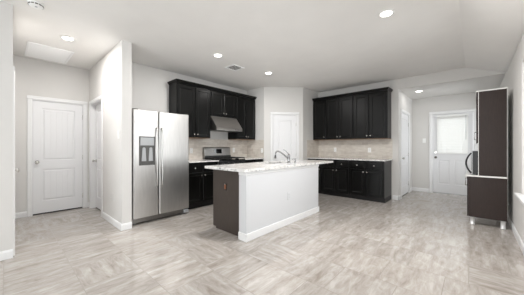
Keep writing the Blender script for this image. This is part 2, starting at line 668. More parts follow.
# ------------------------------------------------------------------ doors
def casing_mb(x0, x1, z1, cw=0.06, t=0.017):
    """three-piece door casing around an opening, standing proud of y = 0"""
    mb = MB()
    for a, b_ in ((x0 - cw, x0 + 0.004), (x1 - 0.004, x1 + cw)):
        mb.prism([(a, -0.0005), (a, -t * 0.6), (a + 0.012, -t), (b_ - 0.012, -t), (b_, -t * 0.6), (b_, -0.0005)], 'z', 0.001, z1 - 0.004)
    mb.prism([(-0.0005, z1 - 0.004), (-t * 0.6, z1 - 0.004), (-t, z1 + 0.008), (-t, z1 + cw - 0.012), (-t * 0.6, z1 + cw), (-0.0005, z1 + cw)], 'x', x0 - cw, x1 + cw)
    return mb


def plank_panel(mb, x0, x1, z0, z1, yf, planks=5):
    """sunken moulded field with upright plank grooves; yf = front of the stiles"""
    d = 0.011
    mb.rings(x0, x1, z0, z1, [(0, yf + 0.003), (0.004, yf + d), (0.022, yf + d), (0.032, yf + 0.004)], back=False)
    a, b_ = x0 + 0.034, x1 - 0.034
    wd = (b_ - a) / planks
    for k in range(planks):
        mb.rings(a + k * wd, a + (k + 1) * wd, z0 + 0.034, z1 - 0.034, [(0.0, yf + 0.0045), (0.0028, yf + 0.0018)], back=False)


def knob_mb(x, y, z, r=0.027):
    return MB().lathe([(0.031, y), (0.031, y - 0.006), (0.012, y - 0.010), (0.011, y - 0.034), (r * 0.8, y - 0.042), (r, y - 0.052), (r * 0.85, y - 0.063), (r * 0.3, y - 0.068)],
                      'y', (x, 0, z), 18)


def room_door(n, loc, rz, width, knob_x, recess=0.02, label=None, depth=0.12):
    """two-panel plank door; local x along the wall, -y into the room"""
    r = struct(thing('door_%d' % n, None, None, loc, rz))
    hw = width / 2
    casing_mb(-hw, hw, DH).build('casing', 'trim_white', r)
    jb = MB()
    jb.box(-hw, -hw + 0.014, 0.001, depth - 0.002, 0.001, DH)
    jb.box(hw - 0.014, hw, 0.001, depth - 0.002, 0.001, DH)
    jb.box(-hw + 0.014, hw - 0.014, 0.001, depth - 0.002, DH - 0.014, DH)
    jb.build('jamb', 'trim_white', r)
    x0, x1, z0, z1 = -hw + 0.017, hw - 0.017, 0.022, DH - 0.018
    yf = recess
    mb = MB()
    mb.box(x0, x1, yf + 0.012, yf + 0.035, z0, z1)
    st = 0.115
    lock0, lock1 = 0.80, 0.96
    rails = [(z0, z0 + 0.21), (lock0, lock1), (z1 - 0.125, z1)]
    mb.box(x0, x0 + st, yf, yf + 0.012, z0, z1)
    mb.box(x1 - st, x1, yf, yf + 0.012, z0, z1)
    for a, b_ in rails:
        mb.box(x0 + st, x1 - st, yf, yf + 0.012, a, b_)
    plank_panel(mb, x0 + st, x1 - st, z0 + 0.21, lock0, yf)
    plank_panel(mb, x0 + st, x1 - st, lock1, z1 - 0.125, yf)
    lf = mb.build('door_leaf', 'door_white', r)
    MB().box(x0, x1, yf + 0.01, yf + 0.034, 0.001, 0.0215).build('door_gap_shade', 'toe_dark', r)  # dark strip stands in for the shaded gap under the leaf
    knob_mb(knob_x, yf, 0.93).build('door_knob', 'nickel', lf)['label'] = 'satin nickel round door knob'
    hs = -1 if knob_x > 0 else 1
    for hz in (0.25, 1.0, 1.78):
        MB().lathe([(0.006, hz - 0.045), (0.006, hz + 0.045)], 'z', (hs * (hw - 0.0145), yf - 0.004, 0), 8).build('hinge', 'nickel', r)
    return r


room_door(1, (XE, 0.68, 0), PI / 2, 0.73, -0.295, 0.02)
room_door(2, (-5.15, YH1, 0), 0, 0.78, -0.32, 0.075)
room_door(3, (-4.19, YH0, 0), PI, 0.76, -0.26, 0.012)
pm = PA + (PB - PA).normalized() * dc
room_door(4, (pm.x, pm.y, 0), PI / 4, dw, -0.245, 0.02, depth=0.11)
room_door(6, (-1.25, 6.685, 0), PI / 2, 0.87, -0.36, 0.012)


# half-lite exterior door with blind
def exterior_door():
    r = struct(thing('door_5', None, None, (-0.39, 7.55, 0)))
    hw = 0.41
    hh = 2.06
    casing_mb(-hw, hw, hh, 0.062).build('casing', 'trim_white', r)
    jb = MB()
    jb.box(-hw, -hw + 0.016, 0.001, 0.118, 0.001, hh)
    jb.box(hw - 0.016, hw, 0.001, 0.118, 0.001, hh)
    jb.box(-hw + 0.016, hw - 0.016, 0.001, 0.118, hh - 0.016, hh)
    jb.build('jamb', 'trim_white', r)
    MB().box(-hw + 0.016, hw - 0.016, 0.005, 0.118, 0.001, 0.02).build('threshold', 'steel_dark', r)
    x0, x1, z0, z1 = -hw + 0.02, hw - 0.02, 0.024, hh - 0.02
    yf = 0.03
    gx0, gx1, gz0, gz1 = -0.285, 0.285, 1.05, 1.93
    mb = MB()
    mb.box(x0, gx0, yf, yf + 0.044, z0, z1)
    mb.box(gx1, x1, yf, yf + 0.044, z0, z1)
    mb.box(gx0, gx1, yf, yf + 0.044, gz1, z1)
    mb.box(gx0, gx1, yf, yf + 0.044, 0.86, gz0)
    mb.box(gx0, gx1, yf + 0.012, yf + 0.044, z0, 0.86)
    mb.box(gx0, gx1, yf, yf + 0.012, z0, z0 + 0.22)
    mb.box(-0.045, 0.045, yf, yf + 0.012, z0 + 0.22, 0.86)
    for a, b_ in ((gx0, -0.045), (0.045, gx1)):
        mb.rings(a, b_, z0 + 0.22, 0.86, [(0, yf + 0.002), (0.006, yf + 0.010), (0.026, yf + 0.010), (0.045, yf + 0.004)], back=False)
    lf = mb.build('door_leaf', 'door_white', r)
    fr = MB()
    for a, b_, c, d in ((gx0 - 0.03, gx0 + 0.012, gz0 - 0.03, gz1 + 0.03), (gx1 - 0.012, gx1 + 0.03, gz0 - 0.03, gz1 + 0.03),
                        (gx0 + 0.012, gx1 - 0.012, gz0 - 0.03, gz0 + 0.012), (gx0 + 0.012, gx1 - 0.012, gz1 - 0.012, gz1 + 0.03)):
        fr.box(a, b_, yf - 0.010, yf, c, d)
    fr.build('glazing_frame', 'door_white', lf, 0.003)
    MB().box(gx0 + 0.001, gx1 - 0.001, yf + 0.018, yf + 0.026, gz0 + 0.001, gz1 - 0.001).build('pane', 'window_glass', lf)
    MB().lathe([(0.03, yf), (0.03, yf - 0.012), (0.024, yf - 0.018)], 'y', (-0.335, 0, 1.06), 18).build('deadbolt', 'nickel', lf)
    knob_mb(-0.335, yf, 0.93).build('door_knob', 'bronze', lf)
    return r


exterior_door()


def blind():
    r = thing('window_blind', 'white horizontal slat blind hanging over the exterior door glass', 'blind', (-0.39, 7.55, 1.03))
    yc = -0.008
    MB().box(-0.31, 0.31, yc - 0.028, yc + 0.024, 0.945, 0.985).build('headrail', 'white_plastic', r, 0.003)
    sl_ = MB()
    n = 23
    for k in range(n):
        z = 0.035 + k * (0.895 / (n - 1))
        a = math.radians(68)
        hw_, ht = 0.021 * math.cos(a), 0.021 * math.sin(a)
        sl_.prism([(yc - hw_, z - ht), (yc - hw_ * 0.1, z + 0.0035), (yc + hw_, z + ht), (yc + hw_, z + ht + 0.0022), (yc - hw_ * 0.1, z + 0.0057), (yc - hw_, z - ht + 0.0022)], 'x', -0.305, 0.305)
    sl_.build('slats', 'blind_white', r)
    MB().box(-0.305, 0.305, yc - 0.014, yc + 0.014, -0.005, 0.012).build('bottom_rail', 'white_plastic', r, 0.003)
    cd = MB()
    for x in (-0.2, 0.2):
        cd.tube([(x, yc - 0.0225, 0.0), (x, yc - 0.0225, 0.95)], 0.0012, 6)
    cd.build('ladder_cord', 'white_plastic', r)
    MB().tube([(0.262, yc - 0.034, 0.95), (0.262, yc - 0.036, 0.35)], 0.004, 8).build('tilt_wand', 'light_grey_plastic', r)
    return r


blind()


# ------------------------------------------------------------------ windows
def window(n, loc, rz, wd, z0, z1, sill=True, depth=0.15, lights=2):
    r = struct(thing('window_%d' % n, None, None, loc, rz))
    hw = wd / 2
    fr = MB()
    t = 0.05
    y0, y1 = depth - 0.06, depth - 0.005
    fr.box(-hw, -hw + t, y0, y1, z0, z1)
    fr.box(hw - t, hw, y0, y1, z0, z1)
    fr.box(-hw + t, hw - t, y0, y1, z0, z0 + t)
    fr.box(-hw + t, hw - t, y0, y1, z1 - t, z1)
    zm = (z0 + z1) / 2
    fr.box(-hw + t, hw - t, y0 - 0.008, y1 - 0.01, zm - 0.025, zm + 0.025)
    for k in range(1, lights):
        x = -hw + wd * k / lights
        fr.box(x - 0.03, x + 0.03, y0, y1, z0 + t, z1 - t)
    fr.build('window_frame', 'white_plastic', r)
    MB().box(-hw + t, hw - t, depth - 0.032, depth - 0.026, z0 + t, z1 - t).build('pane', 'window_glass', r)
    if sill:
        sm = MB()
        sm.box(-hw, hw, -0.0, depth - 0.06, z0 - 0.0, z0 + 0.02)
        sm.box(-hw - 0.09, hw + 0.09, -0.055, -0.0005, z0 - 0.002, z0 + 0.02)
        sm.build('window_sill', 'trim_white', r, 0.003)
        MB().box(-hw - 0.07, hw + 0.07, -0.018, -0.0005, z0 - 0.07, z0 - 0.003).build('apron', 'trim_white', r, 0.003)
    return r


for i, (a, b_) in enumerate(WIN):
    window((3, 2, 1, 5)[i], (XR, (a + b_) / 2, 0), -PI / 2, b_ - a, ZW0, ZW1)
window(4, (-3.82 + 2.2, -3.0, 0), PI, 3.1, 0.25, 2.4, sill=False, depth=0.12, lights=3)


# ------------------------------------------------------------------ cabinets
def cab_door_mb(x0, x1, z0, z1, yb, t=0.02, st=0.056):
    """framed door with a raised field, back at y = yb, front at yb - t"""
    f = yb - t
    return MB().rings(x0, x1, z0, z1, [(0, yb), (0, f + 0.007), (0.0075, f), (st, f), (st + 0.004, f + 0.007), (st + 0.010, f + 0.011)])


def drawer_mb(x0, x1, z0, z1, yb, t=0.02):
    f = yb - t
    return MB().rings(x0, x1, z0, z1, [(0, yb), (0, f + 0.005), (0.005, f), (0.022, f), (0.025, f + 0.004), (0.034, f + 0.004), (0.042, f + 0.001)])


def cab_knob(x, y, z, parent):
    MB().lathe([(0.006, y), (0.006, y - 0.012), (0.013, y - 0.018), (0.0155, y - 0.023), (0.013, y - 0.029), (0.005, y - 0.031)], 'y', (x, 0, z), 14).build('knob', 'nickel', parent)['label'] = 'round satin nickel knob'


def upper_cabinet(label, loc, rz, wd, doors, h=1.07, d=0.31, end=None):
    """doors: (x0, x1, knob side); local x along wall, back at y=0"""
    r = thing('upper_cabinet', label, 'cabinet', loc, rz)
    hw = wd / 2 - 0.0008
    mb = MB().box(-hw, hw, -d, -0.003, 0.012, h)
    mb.build('cabinet_body', 'espresso', r, 0.002)
    MB().box(-hw + 0.004, hw - 0.004, -d + 0.004, -0.004, 0.0, 0.0115).build('underside', 'raw_wood' if h > 1 else 'espresso', r)
    for x0, x1, side in doors:
        dm = cab_door_mb(x0, x1, 0.012, h - 0.03, -d - 0.001).build('door', 'espresso', r)
        kx = x1 - 0.028 if side > 0 else x0 + 0.028
        cab_knob(kx, -d - 0.021, 0.075, dm)
    return r


def base_cabinet(label, loc, rz, wd, bays, d=0.59, h=0.896, end=0, drawers=True):
    """bays: (x0, x1, knob side)"""
    r = thing('base_cabinet', label, 'cabinet', loc, rz)
    hw = wd / 2 - 0.0008
    mb = MB().box(-hw, hw, -d, -0.003, 0.105, h)
    mb.build('cabinet_body', 'espresso', r, 0.002)
    MB().box(-hw, hw, -d + 0.065, -0.004, 0.001, 0.104).build('toe_kick', 'toe_dark', r)
    for x0, x1, side in bays:
        zt = 0.70 if drawers else h - 0.02
        dm = cab_door_mb(x0, x1, 0.118, zt, -d - 0.001).build('door', 'espresso', r)
        kx = x1 - 0.028 if side > 0 else x0 + 0.028
        cab_knob(kx, -d - 0.021, zt - 0.06, dm)
        if drawers:
            dr = drawer_mb(x0, x1, 0.716, h - 0.018, -d - 0.001).build('drawer', 'espresso', r)
            cab_knob((x0 + x1) / 2, -d - 0.021, 0.79, dr)
    return r


ZU = 1.385
# wall B uppers
UB = [(-3.246, -2.862, [(-3.235, -2.875, 1)], 'single-door black upper cabinet at the pantry end of the cabinet wall'),
      (-2.862, -2.142, [(-2.845, -2.513, 1), (-2.491, -2.160, -1)], 'two-door black upper cabinet in the middle of the cabinet wall'),
      (-2.142, -1.395, [(-2.124, -1.795, 1), (-1.768, -1.412, -1)], 'two-door black upper cabinet at the open doorway end of the cabinet wall')]
for x0, x1, drs, lab in UB:
    xm = (x0 + x1) / 2
    upper_cabinet(lab, (xm, YB, ZU), 0, x1 - x0, [(a - xm, b_ - xm, k) for a, b_, k in drs])
# wall B bases
BB = [(-3.246, -2.842, [(-3.23, -2.86, 1)], 'single-door black base cabinet with drawer, nearest the pantry, behind the island'),
      (-2.842, -2.128, [(-2.825, -2.488, 1), (-2.462, -2.147, -1)], 'two-door two-drawer black base cabinet in the middle of the cabinet wall'),
      (-2.128, -1.390, [(-2.108, -1.785, 1), (-1.762, -1.408, -1)], 'two-door two-drawer black base cabinet beside the nook opening')]
for x0, x1, drs, lab in BB:
    xm = (x0 + x1) / 2
    base_cabinet(lab, (xm, YB, 0), 0, x1 - x0, [(a - xm, b_ - xm, k) for a, b_, k in drs])
# wall A uppers
UA = [(2.24, 3.028, [(2.258, 2.640, 1), (2.660, 3.012, -1)], 'tall two-door black upper cabinet directly beside the refrigerator', 1.07),
      (3.028, 3.772, [(3.045, 3.392, 1), (3.408, 3.757, -1)], 'short two-door black cabinet above the stainless range hood', 0.565),
      (3.772, 4.446, [(3.79, 4.10, 1), (4.116, 4.432, -1)], 'two-door black upper cabinet between range hood and pantry corner', 1.07)]
for y0, y1, drs, lab, hh in UA:
    ym = (y0 + y1) / 2
    upper_cabinet(lab, (XA, ym, ZU + 1.07 - hh), PI / 2, y1 - y0, [(a - ym, b_ - ym, k) for a, b_, k in drs], h=hh)
# wall A bases
for y0, y1, drs, lab in [(2.26, 3.016, [(2.278, 2.630, 1), (2.650, 3.0, -1)], 'black base cabinet between the refrigerator and the range'),
                         (3.784, 4.446, [(3.80, 4.105, 1), (4.125, 4.428, -1)], 'black base cabinet between range and pantry corner, behind the island')]:
    ym = (y0 + y1) / 2
    base_cabinet(lab, (XA, ym, 0), PI / 2, y1 - y0, [(a - ym, b_ - ym, k) for a, b_, k in drs])


# crown mouldings
def crown_mb(x0, x1, d, left=True, right=True):
    """profile swept along the front and returned at the open ends; back at y=0"""
    prof = [(0.0, 0.0), (0.010, 0.004), (0.014, 0.016), (0.030, 0.034), (0.036, 0.048), (0.036, 0.058)]
    path = []
    mb = MB()
    rows = []
    for o_, z in prof:
        l = x0 - (o_ if left else 0)
        r_ = x1 + (o_ if right else 0)
        rows.append([(l, -0.003, z), (l, -d - o_, z), (r_, -d - o_, z), (r_, -0.003, z)])
    v = [p for row in rows for p in row]
    f = []
    for i in range(len(rows) - 1):
        for k in range(4):
            k2 = (k + 1) % 4
            f.append((4 * i + k, 4 * i + k2, 4 * i + 4 + k2, 4 * i + 4 + k))
    n = 4 * (len(rows) - 1)
    f += [(3, 2, 1, 0), (n, n + 1, n + 2, n + 3)]
    return mb.add(v, f)


tag(crown_mb(2.242, 4.444, 0.332, True, False).build('crown_moulding', 'espresso', loc=(XA, 0, ZU + 1.071), rot=PI / 2),
    'black crown moulding along the cabinet tops above the range', 'moulding')
tag(crown_mb(-3.244, -1.397, 0.332, False, True).build('crown_moulding', 'espresso', loc=(0, YB, ZU + 1.071)),
    'black crown moulding along the cabinet tops right of the pantry', 'moulding')

# worktops
ZC0, ZC1 = 0.898, 0.92
tag(MB().box(XA + 0.004, XA + 0.637, 2.255, 3.016, ZC0, ZC1).build('countertop', 'granite', bevel=0.004),
    'short pale granite countertop between refrigerator and range', 'countertop')
tag(MB().box(XA + 0.004, XA + 0.637, 3.784, 4.444, ZC0, ZC1).build('countertop', 'granite', bevel=0.004),
    'short pale granite countertop right of the range, against the pantry', 'countertop')
tag(MB().box(-3.246, -1.365, YB - 0.637, YB - 0.004, ZC0, ZC1).build('countertop', 'granite', bevel=0.004),
    'long pale granite countertop below the five-door upper cabinets', 'countertop')

# backsplashes
struct(MB().box(XA + 0.0005, XA + 0.0095, 2.24, 4.4395, ZC1 + 0.001, ZU - 0.001).build('trim_1', 'splash_y'))
struct(MB().box(XA + 0.0005, PA.x - 0.002, 4.44, 4.4495, ZC1 + 0.001, ZU - 0.001).build('trim_2', 'splash_x'))
struct(MB().box(-3.2395, -1.37, YB - 0.0095, YB - 0.0005, ZC1 + 0.001, ZU - 0.001).build('trim_3', 'splash_x'))
struct(MB().box(-3.2495, -3.24, 5.35, YB - 0.0005, ZC1 + 0.001, ZU - 0.001).build('trim_4', 'splash_y'))


# ------------------------------------------------------------------ island
def island():
    r = thing('kitchen_island', 'kitchen island with dark end panel and white knee wall', 'island', (-2.525, 3.0, 0))
    ox, oy = -2.5, 3.0

    def B(mb):
        return mb.xf(Matrix.Translation((-ox, -oy, 0)))
    ZI = 0.880
    B(MB().box(-2.235, -2.10, 2.05, 3.90, 0.001, ZI)).build('knee_wall', 'wall_white', r)['label'] = 'smooth white painted knee wall'
    cb = MB().box(-2.84, -2.237, 2.125, 2.93, 0.10, ZI)
    cb.box(-2.84, -2.237, 3.71, 3.88, 0.10, ZI)
    cb.box(-2.84, -2.237, 2.93, 3.71, 0.10, 0.69)
    B(cb).build('cabinet_body', 'espresso', r)
    B(MB().box(-2.775, -2.237, 2.13, 3.88, 0.001, 0.099)).build('toe_kick', 'toe_dark', r)
    pm_ = MB().prism([(-2.865, 0.105), (-2.865, ZI), (-2.237, ZI), (-2.237, 0.002), (-2.78, 0.002), (-2.78, 0.035), (-2.80, 0.06)], 'y', 2.10, 2.1245)
    pm_ = MB().box(-2.865, -2.237, 2.10, 2.1245, 0.03, ZI)
    pm_.box(-2.80, -2.237, 2.103, 2.1245, 0.001, 0.03)
    B(pm_).build('end_panel', 'espresso_glare', r, 0.002)['label'] = 'dark veneer end panel with glare put into its brown'
    bb = MB()
    t, h = 0.015, 0.10
    bb.box(-2.10, -2.10 + t, 2.05 - t, 3.90 + t, 0.001, h)
    bb.box(-2.235, -2.10, 2.05 - t, 2.05, 0.001, h)
    bb.box(-2.235, -2.10, 3.90, 3.90 + t, 0.001, h)
    B(bb).build('baseboard', 'trim_white', r, 0.004)
    cv = MB()
    cv.box(-2.10, -2.09, 2.04, 3.91, ZI - 0.04, ZI)
    cv.box(-2.235, -2.10, 2.04, 2.05, ZI - 0.04, ZI)
    B(cv).build('apron_trim', 'trim_white', r, 0.005)
    # cupboard fronts on the working side
    n = 4
    y0, y1 = 2.16, 3.86
    wd = (y1 - y0) / n
    for k in range(n):
        mb = cab_door_mb(-(y0 + (k + 1) * wd) + 0.008, -(y0 + k * wd) - 0.008, 0.12, 0.85, 0)
        mb.xf(Matrix.Rotation(-PI / 2, 4, 'Z'))
        mb.xf(Matrix.Translation((-2.841, 0, 0)))
        dm = B(mb).build('door', 'espresso', r)
        q = MB().lathe([(0.006, 0), (0.006, -0.012), (0.0155, -0.023), (0.005, -0.031)], 'x', (-2.862, y0 + (k + (0.85 if k % 2 == 0 else 0.15)) * wd, 0.78), 12)
        B(q).build('knob', 'nickel', dm)
    return r


plain('wall_white', srgb(207, 208, 210), 0.6, bump=0.08, bscale=160)
island()

# island worktop with a sink cut-out
CT = (-2.955, -2.09, 1.99, 4.46)
SK = (-2.835, -2.475, 2.96, 3.68)
ct = MB()
z0, z1 = 0.882, 0.92
xs = [CT[0], SK[0], SK[1], CT[1]]
ys = [CT[2], SK[2], SK[3], CT[3]]
vv = [(x, y, z) for z in (z0, z1) for y in ys for x in xs]
ff = []
ix = lambda i, j, k: k * 16 + j * 4 + i
for j in range(3):
    for i in range(3):
        if i == 1 and j == 1:
            continue
        ff.append((ix(i, j, 0), ix(i, j + 1, 0), ix(i + 1, j + 1, 0), ix(i + 1, j, 0)))
        ff.append((ix(i, j, 1), ix(i + 1, j, 1), ix(i + 1, j + 1, 1), ix(i, j + 1, 1)))
for i in range(3):
    ff.append((ix(i, 0, 0), ix(i + 1, 0, 0), ix(i + 1, 0, 1), ix(i, 0, 1)))
    ff.append((ix(i, 3, 0), ix(i, 3, 1), ix(i + 1, 3, 1), ix(i + 1, 3, 0)))
    ff.append((ix(0, i, 0), ix(0, i, 1), ix(0, i + 1, 1), ix(0, i + 1, 0)))
    ff.append((ix(3, i, 0), ix(3, i + 1, 0), ix(3, i + 1, 1), ix(3, i, 1)))
ff += [(ix(1, 1, 0), ix(2, 1, 0), ix(2, 1, 1), ix(1, 1, 1)), (ix(1, 2, 0), ix(1, 2, 1), ix(2, 2, 1), ix(2, 2, 0)),
       (ix(1, 1, 0), ix(1, 1, 1), ix(1, 2, 1), ix(1, 2, 0)), (ix(2, 1, 0), ix(2, 2, 0), ix(2, 2, 1), ix(2, 1, 1))]
ct.add(vv, ff)
tag(ct.build('countertop', 'granite', bevel=0.005), 'large pale speckled granite countertop on the kitchen island', 'countertop')


def sink():
    cx, cy = (SK[0] + SK[1]) / 2, (SK[2] + SK[3]) / 2
    r = thing('sink', 'stainless undermount sink set into the island countertop', 'sink', (cx, cy, 0.70))
    a, b_ = (SK[1] - SK[0]) / 2, (SK[3] - SK[2]) / 2
    mb = MB()
    zt = 0.177
    # open-topped basin with walls of real thickness
    mb.box(-a - 0.012, a + 0.012, -b_ - 0.012, b_ + 0.012, 0.0, 0.006)
    mb.box(-a - 0.012, -a + 0.002, -b_ - 0.012, b_ + 0.012, 0.006, zt)
    mb.box(a - 0.002, a + 0.012, -b_ - 0.012, b_ + 0.012, 0.006, zt)
    mb.box(-a + 0.002, a - 0.002, -b_ - 0.012, -b_ + 0.002, 0.006, zt)
    mb.box(-a + 0.002, a - 0.002, b_ - 0.002, b_ + 0.012, 0.006, zt)
    mb.build('basin', 'steel', r)
    MB().lathe([(0.045, 0.0065), (0.045, 0.009), (0.03, 0.0095)], 'z', (0, 0, 0), 20).build('drain', 'chrome', r)


sink()


def faucet():
    r = thing('faucet', 'chrome kitchen faucet with long arched spout on the island', 'faucet', (-2.405, 3.36, 0.92))
    MB().lathe([(0.030, 0.0005), (0.030, 0.006), (0.024, 0.014), (0.021, 0.05), (0.021, 0.10), (0.023, 0.105), (0.023, 0.135), (0.016, 0.15), (0.006, 0.153)], 'z', (0, 0, 0), 20).build('body', 'faucet_metal', r)
    pts = []
    ctrl = [(-0.018, 0, 0.075), (-0.07, 0, 0.115), (-0.15, 0, 0.165), (-0.225, 0, 0.20), (-0.275, 0, 0.195), (-0.30, 0, 0.165), (-0.305, 0, 0.125)]
    for i in range(len(ctrl) - 1):
        p0, p1, p2, p3 = [Vector(ctrl[max(0, min(len(ctrl) - 1, i + k))]) for k in (-1, 0, 1, 2)]
        for t in (0, 0.25, 0.5, 0.75):
            pts.append(0.5 * ((2 * p1) + (p2 - p0) * t + (2 * p0 - 5 * p1 + 4 * p2 - p3) * t * t + (3 * p1 - p0 - 3 * p2 + p3) * t ** 3))
    pts.append(Vector(ctrl[-1]))
    sp = MB().tube(pts, 0.012, 12).build('spout', 'faucet_metal', r)
    MB().lathe([(0.015, 0.085), (0.016, 0.09), (0.016, 0.12), (0.013, 0.13)], 'z', (-0.305, 0, 0), 14).build('spray_head', 'black_plastic', sp)
    MB().tube([(0, 0, 0.145), (-0.02, -0.01, 0.175), (-0.065, -0.035, 0.225), (-0.085, -0.045, 0.235)], 0.008, 10, [0.011, 0.009, 0.007, 0.006]).build('lever', 'faucet_metal', r)


faucet()


def dispenser():
    r = thing('soap_dispenser', 'small chrome soap dispenser beside the island faucet', 'soap dispenser', (-2.40, 3.55, 0.92))
    MB().lathe([(0.021, 0.0005), (0.021, 0.006), (0.014, 0.012), (0.012, 0.045), (0.016, 0.05), (0.016, 0.066), (0.006, 0.07)], 'z', (0, 0, 0), 16).build('pump', 'faucet_metal', r)
    MB().tube([(0, 0, 0.058), (-0.035, 0, 0.062), (-0.065, 0, 0.052)], 0.0065, 10).build('nozzle', 'faucet_metal', r)


dispenser()


# ------------------------------------------------------------------ refrigerator
def fridge():
    Y0, Y1 = 1.30, 2.235
    r = thing('refrigerator', 'stainless side-by-side refrigerator with ice and water dispenser', 'refrigerator', (XA, (Y0 + Y1) / 2, 0), PI / 2)
    hw = (Y1 - Y0) / 2
    DB, DF = 0.70, 0.782       # body front, door front
    MB().box(-hw, hw, -DB, -0.03, 0.03, 1.765).build('cabinet_body', 'fridge_side', r, 0.004)
    sx = 1.69 - (Y0 + Y1) / 2

    def door(x0, x1):
        # gently rounded face
        prof = [(x0, -DB - 0.008), (x0, -DF + 0.014), (x0 + 0.006, -DF + 0.004), (x0 + 0.018, -DF), (x1 - 0.018, -DF), (x1 - 0.006, -DF + 0.004), (x1, -DF + 0.014), (x1, -DB - 0.008)]
        return MB().prism(prof, 'z', 0.105, 1.772)
    dl = door(-hw, sx - 0.004).build('freezer_door', 'steel', r)
    drr = door(sx + 0.004, hw).build('fridge_door', 'steel', r)
    for o, x in ((dl, sx - 0.043), (drr, sx + 0.043)):
        pts = []
        for k in range(13):
            t = k / 12
            z = 0.56 + t * 0.95
            pts.append((x, -DF - 0.026 - 0.030 * math.sin(PI * t) ** 0.7, z))
        pts = [(x, -DF + 0.001, 0.575)] + pts + [(x, -DF + 0.001, 1.495)]
        MB().tube(pts, 0.011, 10).build('handle', 'steel', o)['label'] = 'polished steel bow handle'
    # dispenser in the freezer door
    ym = (Y0 + Y1) / 2
    a, b_, z0, z1 = 1.385 - ym, 1.625 - ym, 0.915, 1.365
    bz = MB()
    f = -DF - 0.0005
    for q in ((a, a + 0.014, z0, z1), (b_ - 0.014, b_, z0, z1), (a + 0.014, b_ - 0.014, z0, z0 + 0.02), (a + 0.014, b_ - 0.014, z1 - 0.014, z1)):
        bz.box(q[0], q[1], f - 0.010, f, q[2], q[3])
    bz.build('dispenser_bezel', 'dark_grey_plastic', dl, 0.002)
    MB().box(a + 0.0145, b_ - 0.0145, f - 0.008, f, 1.225, z1 - 0.0145).build('dispenser_panel', 'light_grey_plastic', dl, 0.002)['label'] = 'pale grey dispenser control panel'
    # the hollow: a shallow dark recess built as a tray
    MB().box(a + 0.0145, b_ - 0.0145, f - 0.002, f, z0 + 0.02, 1.2245).build('dispenser_recess', 'dark_grey_plastic', dl)
    pd = MB()
    for px in (-0.052, 0.052):
        c_ = (a + b_) / 2 + px
        pd.prism([(c_ - 0.022, 1.185), (c_ + 0.022, 1.185), (c_ + 0.034, 0.98), (c_ - 0.034, 0.98)], 'y', f - 0.010, f - 0.003)
        pd.lathe([(0.019, f - 0.016), (0.019, f - 0.003)], 'y', (c_, 0, 1.175), 14)
    pd.build('dispenser_paddle', 'light_grey_plastic', dl)
    MB().box(a + 0.02, b_ - 0.02, f - 0.024, f - 0.0105, z0 + 0.004, z0 + 0.018).build('drip_tray', 'dark_grey_plastic', dl, 0.002)
    # base grille, feet, hinge caps
    g = MB()
    g.box(-hw + 0.004, hw - 0.004, -DB - 0.02, -DB - 0.001, 0.022, 0.092)
    for k in range(4):
        g.box(-hw + 0.03, hw - 0.09, -DB - 0.026, -DB - 0.02, 0.030 + k * 0.016, 0.038 + k * 0.016)
    g.build('base_grille', 'steel_dark', r)
    for x in (-hw + 0.06, hw - 0.06):
        MB().lathe([(0.02, 0.001), (0.02, 0.012), (0.012, 0.029)], 'z', (x, -DB + 0.03, 0), 12).build('foot', 'light_grey_plastic', r)
        MB().lathe([(0.02, 0.001), (0.02, 0.012), (0.012, 0.029)], 'z', (x, -0.08, 0), 12).build('foot', 'light_grey_plastic', r)
    MB().box(hw - 0.085, hw - 0.004, -DB - 0.075, -DB - 0.021, 0.03, 0.085).build('grille_cap', 'light_grey_plastic', r, 0.006)
    for x in (-hw + 0.045, hw - 0.045):
        MB().box(x - 0.035, x + 0.035, -DF + 0.02, -DB + 0.06, 1.7725, 1.79).build('hinge_cover', 'dark_grey_plastic', r, 0.004)
    return r


fridge()


